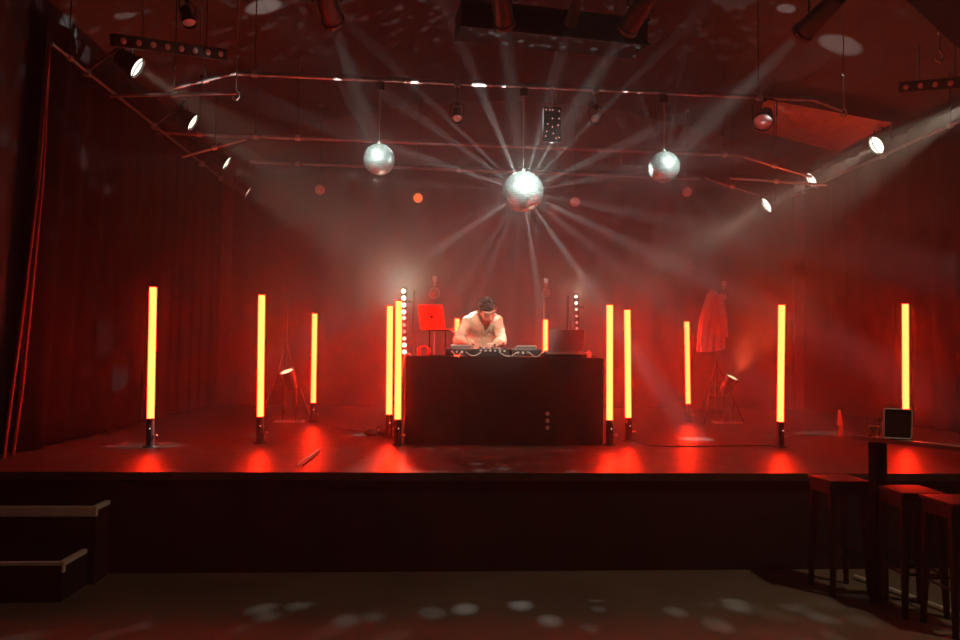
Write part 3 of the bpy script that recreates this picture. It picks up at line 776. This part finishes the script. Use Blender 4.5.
side = [  # px, py, Y, label
 (136, 67, 6.95, 'lit white spotlight, nearest and highest of the left row'),
 (192, 122, 8.6, 'lit white spotlight, second of the left row'),
 (226, 163, 10.3, 'lit white spotlight, third of the left row'),
 (247, 192, 11.2, 'lit white spotlight seen nearly edge-on, farthest of the left row')]
for px, py, Y, lb in side:
    p = at(px, py, Y); aim = p + Vector((.85, .12 if Y < 11 else .2, -.50)) * 6
    tq = ls0.lerp(ls1, (p.y - ls0.y) / (ls1.y - ls0.y))
    r, d = spotlamp(p, aim, .105, .2, lb, 'lens', group='lit spotlights along the left side', to=tq)
    light('beam_light', 'SPOT', p + d * .03, SIDE_SPOT_RGB, SIDE_SPOT_W, r, aim, math.radians(23), .8, .03)
for px, py, Y, lb in [(985, 96, 7.4, 'lit spotlight just beyond the right picture edge'),
                      (877, 145, 9.2, 'lit white spotlight, nearest of the right row in view'),
                      (812, 180, 10.9, 'lit white spotlight, middle of the right row'),
                      (767, 205, 11.3, 'lit white spotlight, farthest and lowest of the right row')]:
    p = at(px, py, Y); aim = p + Vector((-.85, -.04 if Y < 10 else .05, -.50)) * 6
    tq = rs0.lerp(rs1, (p.y - rs0.y) / (rs1.y - rs0.y))
    r, d = spotlamp(p, aim, .13, .2, lb, 'lens', group='lit spotlights along the right side', to=tq)
    light('beam_light', 'SPOT', p + d * .03, SIDE_SPOT_RGB, SIDE_SPOT_W * (1.5 if px > 960 else .8), r, aim, math.radians(23), .8, .03)

# mirror balls ---------------------------------------------------------
BY = 7.35
balls = [(379, 159.5, 15.6, 'mirror ball on the left, hung above the red laptop'), (523, 191.5, 20.6, 'largest and lowest mirror ball, hung over the middle of the stage'), (664, 167, 15.8, 'mirror ball on the right, hung above the space beside the table')]
bpos = []
blk = bpy.data.collections.new('mirror_balls')
for i, (px, py, pr, lb) in enumerate(balls):
    c = at(px, py, BY)
    for _ in range(3):
        pt = A0.lerp(A1, (c.x - A0.x) / (A1.x - A0.x)); c = at(px, py, pt.y)
    R = pr / F_PX * c.y; bpos.append((c, R))
    r = thing('mirror_ball', c, lb, 'mirror ball', 'mirror balls over the stage')
    b = MB(); NR = 26; rows = []
    for a in range(NR):
        t0, t1 = math.pi * a / NR, math.pi * (a + 1) / NR; n = max(6, int(2 * NR * math.sin((t0 + t1) / 2)))
        for k in range(n):
            f0, f1 = 2 * math.pi * k / n, 2 * math.pi * (k + 1) / n
            P = lambda t, f, s=1.0: c + Vector((math.sin(t) * math.cos(f), math.sin(t) * math.sin(f), math.cos(t))) * R * s
            e = .06
            tt0, tt1, ff0, ff1 = t0 + (t1 - t0) * e, t1 - (t1 - t0) * e, f0 + (f1 - f0) * e, f1 - (f1 - f0) * e
            q = [P(tt0, ff0), P(tt1, ff0), P(tt1, ff1), P(tt0, ff1)]
            ce = sum(q, Vector()) / 4; J = Vector((random.gauss(0, .035), random.gauss(0, .035), random.gauss(0, .035)))
            q = [p + ((ce - c).normalized() * (p - ce).dot(J)) for p in q]
            f = b.bm.faces.new([b.bm.verts.new(p) for p in q]); f.material_index = 1 if random.random() < .55 else 0
    ob = b.build('mirror_tiles', [M['mirror'], M['silver']], r)
    co = MB().ball(c, R * .975, 24).build('core', M['grout'], r, smooth=True)
    blk.objects.link(ob); blk.objects.link(co)
    MB().lathe([(.03, 0), (.026, .02), (.012, .03)], c + Vector((0, 0, R * .985)), (0, 0, 1), 14).build('top_cap', M['steel'], r, smooth=True)
    MB().cyl(c + Vector((0, 0, R + .02)), (c.x, c.y, pt.z - .12), .004, n=6).build('cord', M['white'], r)
    MB().lathe([(.02, -.13), (.045, -.12), (.045, -.04), (.02, -.028)], (c.x, c.y, pt.z), (0, 0, 1), 16).build('motor', M['black'], r, smooth=True)
    # added lamp inside the ball, patterned to stand in for reflected flecks
    ld = light('inner_fleck_lamp', 'POINT', c, (0.92, 1.0, 0.96), BALL_RAY_W[i], r, radius=0.0)
    ld.data.use_nodes = True; nt = ld.data.node_tree
    em = [n for n in nt.nodes if n.type == 'EMISSION'][0]
    tc = nd(nt, 'ShaderNodeTexCoord')
    mp = nd(nt, 'ShaderNodeMapping'); mp.inputs['Rotation'].default_value = (.3 * i, .7, .2 + i); nt.links.new(tc.outputs['Normal'], mp.inputs[0])
    vo = nd(nt, 'ShaderNodeTexVoronoi', i_Scale=13.0); nt.links.new(mp.outputs[0], vo.inputs['Vector'])
    mr = nd(nt, 'ShaderNodeMapRange'); nt.links.new(vo.outputs['Distance'], mr.inputs[0])
    for k_, v_ in (('From Min', .12), ('From Max', .30), ('To Min', 1.0), ('To Max', 0)): mr.inputs[k_].default_value = v_
    nt.links.new(mr.outputs[0], em.inputs['Strength'])
    # added spots inside the ball stand in for its strongest reflected rays
    n_ = 21 if i == 1 else 12
    for k in range(n_):
        a = 2 * math.pi * (k + random.uniform(-.3, .3)) / n_ + .2 * i
        dv = Vector((math.cos(a), random.uniform(-.18, .18), math.sin(a))).normalized()
        wk = (.6 if dv.x < -.75 else 1.0) * (1.12 if dv.z > .25 else .85)
        if dv.z < -.8 and -.5 < dv.x < .12: wk *= .3         # the ones that come down over the person are weaker
        lr = light('inner_ray_lamp', 'SPOT', c, (0.92, 1.0, 0.96), BALL_BEAM_W[i] * random.uniform(.45, 1.2) * wk, r, c + dv, math.radians(random.uniform(3.4, 7.0)), .6, .004)
        lr.data.use_shadow = True; lr.light_linking.blocker_collection = blk
    ld.light_linking.blocker_collection = blk
for x in blk.collection_objects: x.light_linking.link_state = 'EXCLUDE'

# par cans aimed at the mirror balls
pars = [(333, 20, 5.5, 0, 'black par can at the top left, aimed at the left mirror ball'),
        (504, 23, 5.5, 1, 'black par can aimed straight down at the middle mirror ball'),
        (571, 22, 5.7, 1, 'slim par can between the other two over the middle mirror ball'),
        (628, 28, 5.5, 1, 'slanting black par can to the right of the middle, aimed at the middle mirror ball'),
        (803, 32, 5.6, 2, 'slanting black par can at the top right, aimed at the right mirror ball')]
for k, (px, py, Y, bi, lb) in enumerate(pars):
    p = at(px, py, Y); aim = bpos[bi][0]
    r, d = spotlamp(p, aim, .085 if k != 2 else .05, .42, lb, 'lensoff', group='par cans aimed at the mirror balls', drop=.2, to=Vector((p.x + (p - aim).normalized().x * .2, 5.2, 4.66)))
    half = math.atan(bpos[bi][1] * 1.05 / (aim - p).length)
    light('beam_light', 'SPOT', p + d * .035, BALL_SPOT_RGB, BALL_SPOT_W * (1, .6, .3, 1, 1.15)[k], r, aim, 2 * half, .25, .05)
batten((-2.2, 5.2, 4.66), (5.2, 5.2, 4.66), 'front-of-stage pipe just above the picture carrying the par cans', .024, (.1, .5, .9))

fp = Vector((1.3, 2.2, 4.75)); fa = at(487, 333, 7.6)
r, d = spotlamp(fp, fa, .10, .5, 'front spotlight over the audience, out of view, trained on the person', 'lens', to='roof')
light('beam_light', 'SPOT', fp + d * .03, (1.0, .84, .64), FRONT_SPOT_W, r, fa, math.radians(15), .5, .05)

# dim LED bars
def led_bar(p0, p1, n, label):
    p0, p1 = Vector(p0), Vector(p1); mid = (p0 + p1) / 2; ax = (p1 - p0).normalized(); r = thing('light_bar', mid, label, 'light bar')
    fw = (EYE + Vector((1, 0, .5)) - mid); fw = (fw - ax * fw.dot(ax)).normalized(); up = ax.cross(fw)
    Rm = Matrix((ax, fw, up)).transposed(); ln = (p1 - p0).length
    MB().box(mid, (ln + .14, .09, .10), Rm, .01).build('housing', M['black'], r)
    for k in range(n):
        q = p0.lerp(p1, k / (n - 1)) + fw * .045
        MB().lathe([(.026, 0), (.022, .006), (.004, .010)], q, fw, 14).build('lens', M['lensoff'], r, smooth=True)
    for t in (.2, .8):
        q = p0.lerp(p1, t)
        MB().cyl(q + up * .05, q + Vector((0, 0, .40)), .008, n=8).build('hanger', M['steel'], r)
led_bar(at(121, 41, 5.9), at(218, 54, 6.5), 8, 'black light bar with eight unlit lenses at the upper left')
led_bar(at(908, 87, 6.6), at(968, 82, 6.2), 5, 'black light bar with pale unlit lenses at the right picture edge')

# small lamps hanging from the pipes
def nearA(p): return A0.lerp(A1, (p.x - A0.x) / (A1.x - A0.x))
def pendant(px, py, Y, aim, rad, ln, lb, lens='lensoff', drop=None): return spotlamp(at(px, py, Y), aim, rad, ln, lb, lens, group='unlit lamps hung from the pipes', drop=drop, to='roof' if Y < 7 or Y > 10 else nearA(at(px, py, Y)))
pendant(763, 122, 7.5, at(690, 330, 5.5), .10, .22, 'large dark round stage lamp hung in front of the red-lit roof boards', drop=.2)
pendant(457, 118, 7.35, at(457, 400, 5.5), .055, .14, 'small unlit lamp hung from the front pipe between the left and middle mirror balls')
pendant(596, 119, 7.45, at(596, 300, 4), .055, .14, 'small unlit round lamp hung from the front pipe between the middle and right mirror balls')
pendant(320, 190, 11.0, at(350, 300, 6), .08, .2, 'dim lamp hung from the rearmost pipe left of the left mirror ball')
pendant(575, 202, 11.0, at(560, 300, 6), .08, .2, 'dim round lamp hung from the rearmost pipe right of the middle mirror ball')
pendant(687, 192, 11.1, at(640, 300, 6), .08, .2, 'dim round lamp hung from the rearmost pipe below the right mirror ball')
pendant(189, 22, 6.2, at(260, 330, 5.5), .06, .16, 'small unlit lamp at the top left above the light bar')
r, d = spotlamp(at(418, 198, 10.8), at(421, 330, 5.2), .075, .2, 'stage lamp with a glowing orange lens, below the left mirror ball', 'orange', group=None, to='roof')
# LED panel on the front pipe
pc = at(552, 125, 7.4)
r = thing('square_lamp', pc, 'small upright panel lamp with glinting dots, right of the middle mirror ball cord', 'lamp')
MB().box(pc, (.19, .06, .37), None, .01).build('housing', M['black'], r)
for (u, v) in [(-.07, .15), (-.03, .15), (.0, .15), (.07, .14), (-.07, -.13), (-.06, -.08), (.07, -.14), (.04, -.15), (.07, .06), (0, .06), (.0, -.03), (-.05, .0), (.06, -.01), (.01, -.10)]:
    MB().ball(pc + Vector((u, -.032, v)), .007, 8).build('led', M['led_low'], r)
MB().cyl(pc + Vector((0, 0, .18)), (pc.x, pc.y, A0.lerp(A1, .55).z), .01, n=8).build('hanger', M['steel'], r)

# boxed panel under the roof
q0, q1 = at(458, 34, 6.5), at(640, 40, 6.75)
r = thing('ceiling_box', (q0 + q1) / 2, 'long dark boxed panel hung under the roof above the middle mirror ball', 'panel')
bm_c = (q0 + q1) / 2; ang = math.atan2(q1.y - q0.y, q1.x - q0.x); RB = Matrix.Rotation(ang, 3, 'Z')
MB().box(bm_c + Vector((0, 0, .06)), ((q1 - q0).length, .35, .24), RB, .01).build('box_body', M['matteblack'], r)
for dz in (.175, -.062): MB().box(bm_c + RB @ Vector((0, -.18, dz)), ((q1 - q0).length + .02, .02, .022), RB).build('edge_rail', M['wall'], r)
for t in (-.4, .4): MB().cyl(bm_c + RB @ Vector((t * 1.6, 0, .17)), bm_c + RB @ Vector((t * 1.6, 0, .95)), .01, n=8).build('hanger', M['steel'], r)

# hung loudspeaker at the top right, its shackle, chain hook and roof bay
sp = at(962, 6, 4.6)
r = thing('loudspeaker', sp, 'black loudspeaker hung in the top right corner', 'loudspeaker')
RS = Matrix.Rotation(math.radians(28), 3, 'Y') @ Matrix.Rotation(math.radians(15), 3, 'Z')
MB().box(sp + Vector((.05, 0, .1)), (.62, .42, .36), RS, .02).build('cabinet', M['matteblack'], r)
MB().box(sp + Vector((.05, 0, .1)) + RS @ Vector((0, -.212, 0)), (.58, .01, .32), RS, .003).build('grille', M['black'], r)
MB().cyl(sp + Vector((.05, 0, .25)), sp + Vector((.05, 0, .75)), .012, n=8).build('hanger', M['steel'], r)
def hook(px0, py0, px1, py1, Y, lb):
    a, c = at(px0, py0, Y), at(px1, py1, Y); a.x = c.x; a.y = c.y; r = thing('rigging_hook', c, lb, 'hook')
    MB().tube([Vector((a.x, a.y, roof_z(a.x))), a, a.lerp(c, .5), c + Vector((0, 0, .09))], .006, 6).build('rod', M['steel'], r)
    MB().ball(a, .018, 10).build('eye_bolt', M['steel'], r)
    MB().tube([c + Vector((.0, 0, .10)), c + Vector((.025, 0, .07)), c + Vector((.03, 0, .03)), c + Vector((.005, 0, .0)), c + Vector((-.03, 0, .01)), c + Vector((-.035, 0, .035))], .009, 8).build('hook_bend', M['steel'], r, smooth=True)
hook(846, 75, 844, 117, 7.3, 'steel rigging hook hanging in front of the roof boards at the right')
hook(943, 33, 940, 62, 5.6, 'steel rigging hook below the corner loudspeaker')
hook(236, 56, 236, 100, 7.2, 'steel rigging hook at the left end of the front pipe')
# sloping boards cut to the outline of the lit roof patch, rear right
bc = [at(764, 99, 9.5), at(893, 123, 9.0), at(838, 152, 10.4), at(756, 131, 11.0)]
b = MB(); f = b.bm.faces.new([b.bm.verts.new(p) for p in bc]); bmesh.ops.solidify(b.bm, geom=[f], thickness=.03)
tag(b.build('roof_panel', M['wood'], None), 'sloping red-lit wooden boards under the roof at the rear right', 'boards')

# ------------------------------------------------------------------ lights standing on the stage
def tripod(base, top_z, spread, label, name='light_stand', legz=.75):
    base = Vector(base); r = thing(name, base, label, 'stand')
    pl = MB().cyl(base + Vector((0, 0, .1)), (base.x, base.y, top_z), .016, .012, 10).build('pole', M['black'], r, smooth=True)
    for k in range(3):
        a = math.radians(90 + 120 * k + 15); f = base + Vector((math.cos(a) * spread, math.sin(a) * spread, .01))
        lo = MB().cyl(base + Vector((0, 0, legz)), f, .011, n=8).build('leg', M['black'], r)
        MB().ball(f + Vector((0, 0, .004)), .016, 8).build('rubber_foot', M['rubber'], lo)
        MB().cyl(base + Vector((0, 0, legz * .4)), base.lerp(f, .55) + Vector((0, 0, legz * .42)), .008, n=6).build('brace', M['black'], r)
    MB().cyl(base + Vector((0, 0, legz - .05)), base + Vector((0, 0, legz + .05)), .026, n=12).build('collar', M['black'], r)
    return r
def uplight(px, py, Y, aim, lb, watts, floor_px):
    p = at(px, py, Y)
    r, d = spotlamp(p, aim, .09, .24, lb, 'uplens', name='floor_spotlight', group=None, yoke=False)
    # a bent floor yoke that carries the can
    u = d.cross(Vector((0, 0, 1))).normalized(); mid = p - d * .12; z0 = STAGE_Z
    MB().tube([mid + u * .105, mid + u * .115 + Vector((0, 0, -.12)), Vector((mid.x, mid.y, z0 + .02)) + u * .11, Vector((mid.x, mid.y, z0 + .02)) - u * .11, mid - u * .115 + Vector((0, 0, -.12)), mid - u * .105], .009, 6).build('yoke', M['black'], r)
    MB().box((mid.x, mid.y, z0 + .012), (.34, .22, .022), None, .005).build('base_plate', M['greyplastic'], r)
    light('uplight', 'SPOT', p + d * .03, UPLIGHT_RGB, watts, r, aim, math.radians(80), 1.0, .05)
b1 = at_z(290, 418, STAGE_Z); 
tripod((b1.x, 9.3, STAGE_Z), at(294, 279, 9.3).z, .36, 'tall thin tripod stand at the rear left between two light tubes', legz=.95)
uplight(287, 372, 9.05, at(287, 372, 9.05) + Vector((-.30, -.42, 1)) * 3, 'floor spotlight tilted upwards at the foot of the rear left tripod', UPLIGHT_W * .35, 415)
tripod((at(716, 420, 9.5).x, 9.5, STAGE_Z), at(716, 294, 9.5).z, .36, 'tripod stand at the rear right with a jacket hung on it', legz=.8)
uplight(732, 378, 9.25, at(732, 378, 9.25) + Vector((.38, -.42, 1)) * 3, 'floor spotlight tilted upwards below the hung jacket', UPLIGHT_W, 418)
# jacket on the stand
jt = at(713, 291, 9.44); jb = at(711, 352, 9.44); hgt = jt.z - jb.z
jk = thing('jacket', (jt.x, jt.y, jb.z), 'pale jacket hanging from the rear right stand', 'jacket')
def jackbody(b):
    rows = []; NA = 36
    for j in range(14):
        t = j / 13; wx = .045 + .115 * min(1, t * 2.2) ** .6 + .03 * t; wy = .03 + .05 * min(1, t * 2) ; z = jt.z - hgt * t
        rows.append([b.bm.verts.new((jt.x - .03 * t + math.cos(6.283 * k / NA) * wx * (1 + .07 * t * math.sin(k * 2.1)), jt.y + math.sin(6.283 * k / NA) * wy * (1 + .35 * t * math.sin(k * 1.7 + 1)), z + (.05 * t * max(0, math.cos(6.283 * k / NA)) if t > .5 else 0))) for k in range(NA)])
    for a, c in zip(rows, rows[1:]):
        for k in range(NA): b.bm.faces.new((a[k], a[(k + 1) % NA], c[(k + 1) % NA], c[k]))
    b.bm.faces.new(rows[0])
mesh_of('jacket_body', M['jacket'], jk, jackbody, smooth=True)
for sx, z1, lx in ((-1, .74, -.20), (1, .62, .14)):
    MB().tube([(jt.x + sx * .06, jt.y - .05, jt.z - .05), (jt.x + sx * .11 - .01, jt.y - .085, jt.z - .30), (jt.x + lx * .85, jt.y - .09, jt.z - z1)], [.045, .055, .05], 12).build('sleeve', M['jacket'], jk, smooth=True)
MB().tube([(jt.x - .05, jt.y - .03, jt.z), (jt.x, jt.y - .045, jt.z - .035), (jt.x + .05, jt.y - .03, jt.z), (jt.x, jt.y + .03, jt.z + .025)], .018, 8, closed=True).build('collar', M['jacket'], jk, smooth=True)
r, d = spotlamp(at(723.5, 297.5, 9.4), at(700, 330, 4), .045, .1, 'small round lamp at the top of the jacket stand', 'lensoff', drop=.1)

# vertical LED strips on stands behind the table
def strip(px, ys, Y, mats, lb, pole_px, lb2, watts, ledr=.024):
    p = at(px, ys[0], Y); q = at(px + .9, ys[-1], Y)
    r = thing('led_strip', q, lb, 'light strip')
    MB().box(((p.x + q.x) / 2, Y + .03, (p.z + q.z) / 2), (.07, .05, p.z - q.z + .10), None, .006).build('housing', M['black'], r)
    for y, m in zip(ys, mats):
        c = at(px + .9 * (y - ys[0]) / (ys[-1] - ys[0]), y, Y)
        MB().lathe([(ledr, 0), (ledr * .86, .012), (.004, .018)], c, (0, -1, 0), 12).build('led', M[m], r, smooth=True)
    MB().box(((p.x + q.x) / 2 + .04, Y + .08, p.z - .12), (.12, .05, .03)).build('bracket', M['black'], r)
    pp = at(pole_px, 350, Y + .12)
    tripod((pp.x, Y + .12, STAGE_Z), p.z + .02, .32, lb2, legz=.6)
    light('strip_glow', 'SPOT', p + Vector((0, -.05, 0)), (1.0, .80, .58), watts, r, p + Vector((-.25, -1, .30)), math.radians(150), .8, .03)
strip(403.5, [291, 298, 305, 312, 318, 325, 331.5, 338.5, 345, 352], 8.3, ['led_hot', 'led_hot', 'led_hot', 'led_hot', 'led_mid', 'led_low', 'led_low', 'led_mid', 'led_hot', 'led_hot'], 'vertical strip of bright white lights left of the red laptop', 413, 'thin stand carrying the left light strip', STRIP_W[0])
strip(576, [296.5, 303, 309.5, 316, 322.5, 328.5], 8.3, ['led_hot', 'led_hot', 'led_mid', 'led_low', 'led_low', 'led_low'], 'vertical strip of white lights rising behind the grey laptop', 567.5, 'thin stand carrying the right light strip', STRIP_W[1], .015)
def headlamp(px, py, Y, lb, lens, lb2, rd):
    p = at(px, py, Y); spotlamp(p, at(px - 6, py + 20, 3), rd, .14, lb, lens, group='round lamps behind the table', drop=.08, body_m='steel')
    MB_ = thing('lamp_stand', (p.x, Y + .16, STAGE_Z), lb2, 'stand')
    MB().cyl((p.x, Y + .16, STAGE_Z + .02), (p.x, Y + .16, p.z + .22), .014, n=8).build('pole', M['pipe'], MB_)
    MB().lathe([(.17, 0), (.17, .012), (.03, .02)], (p.x, Y + .16, STAGE_Z), (0, 0, 1), 20).build('base', M['black'], MB_)
    MB().cyl((p.x, Y + .16, p.z + .21), (p.x, Y + .07, p.z + .21), .01, n=8).build('arm', M['pipe'], MB_)
headlamp(434.5, 293, 8.5, 'round silver lamp above the red laptop', 'silver', 'pole stand holding the round lamp behind the red laptop', .062)
headlamp(546, 293, 9.9, 'dim round lamp above the table between the person and the right light strip', 'silver', 'pole stand holding the dim lamp behind the grey laptop', .05)

# cables and a bag on the stage floor
sz = STAGE_Z + .006
def gz(px, py): p = at_z(px, py, STAGE_Z); p.z = sz; return p
cable([gz(297, 466), gz(304, 460.5), gz(312, 455), gz(320, 449)], .007, 'short length of pale-glinting cable lying on the stage floor at the left, left strand', m='white')
cable([gz(303, 466), gz(309, 461), gz(316, 455.5), gz(319, 452)], .006, 'dark cable strand lying right beside the pale cable on the stage floor')
cable([gz(320, 421), gz(324, 424), gz(345, 430), gz(375, 433), gz(387, 437.5)], .006, 'thin black cable across the stage floor between rear left tube and left pair')
cable([gz(633, 441), gz(650, 446), gz(700, 447), gz(760, 446), gz(776, 447)], .006, 'thin black cable across the stage floor from right pair to lone tube')
cable([Vector((TXL - .05, 7.3, sz)), Vector((TXL - .06, 7.25, 1.0)), Vector((TXL - .09, 7.2, 1.25)), Vector((TXL - .05, 7.2, 1.42)), Vector((TXL - .02, 7.2, TZ + .01)), Vector((TXL + .04, 7.25, TZ + .011))], .008, 'pale cable hanging down the left end of the table', m='white')
sb = gz(378, 436.5)
r = thing('sandbag', (sb.x, sb.y + .05, STAGE_Z), 'small dark sandbag on the floor beside the left pair of tubes', 'bag')
b = MB(); b.ball((sb.x - .07, sb.y + .05, STAGE_Z + .035), (.09, .07, .034), 14); b.ball((sb.x + .06, sb.y + .05, STAGE_Z + .035), (.08, .07, .034), 14)
b.build('bag', M['rubber'], r, smooth=True)
MB().tube([(sb.x - .03, sb.y + .05, STAGE_Z + .06), (sb.x, sb.y + .05, STAGE_Z + .10), (sb.x + .03, sb.y + .05, STAGE_Z + .06)], .008, 8).build('handle', M['rubber'], r)
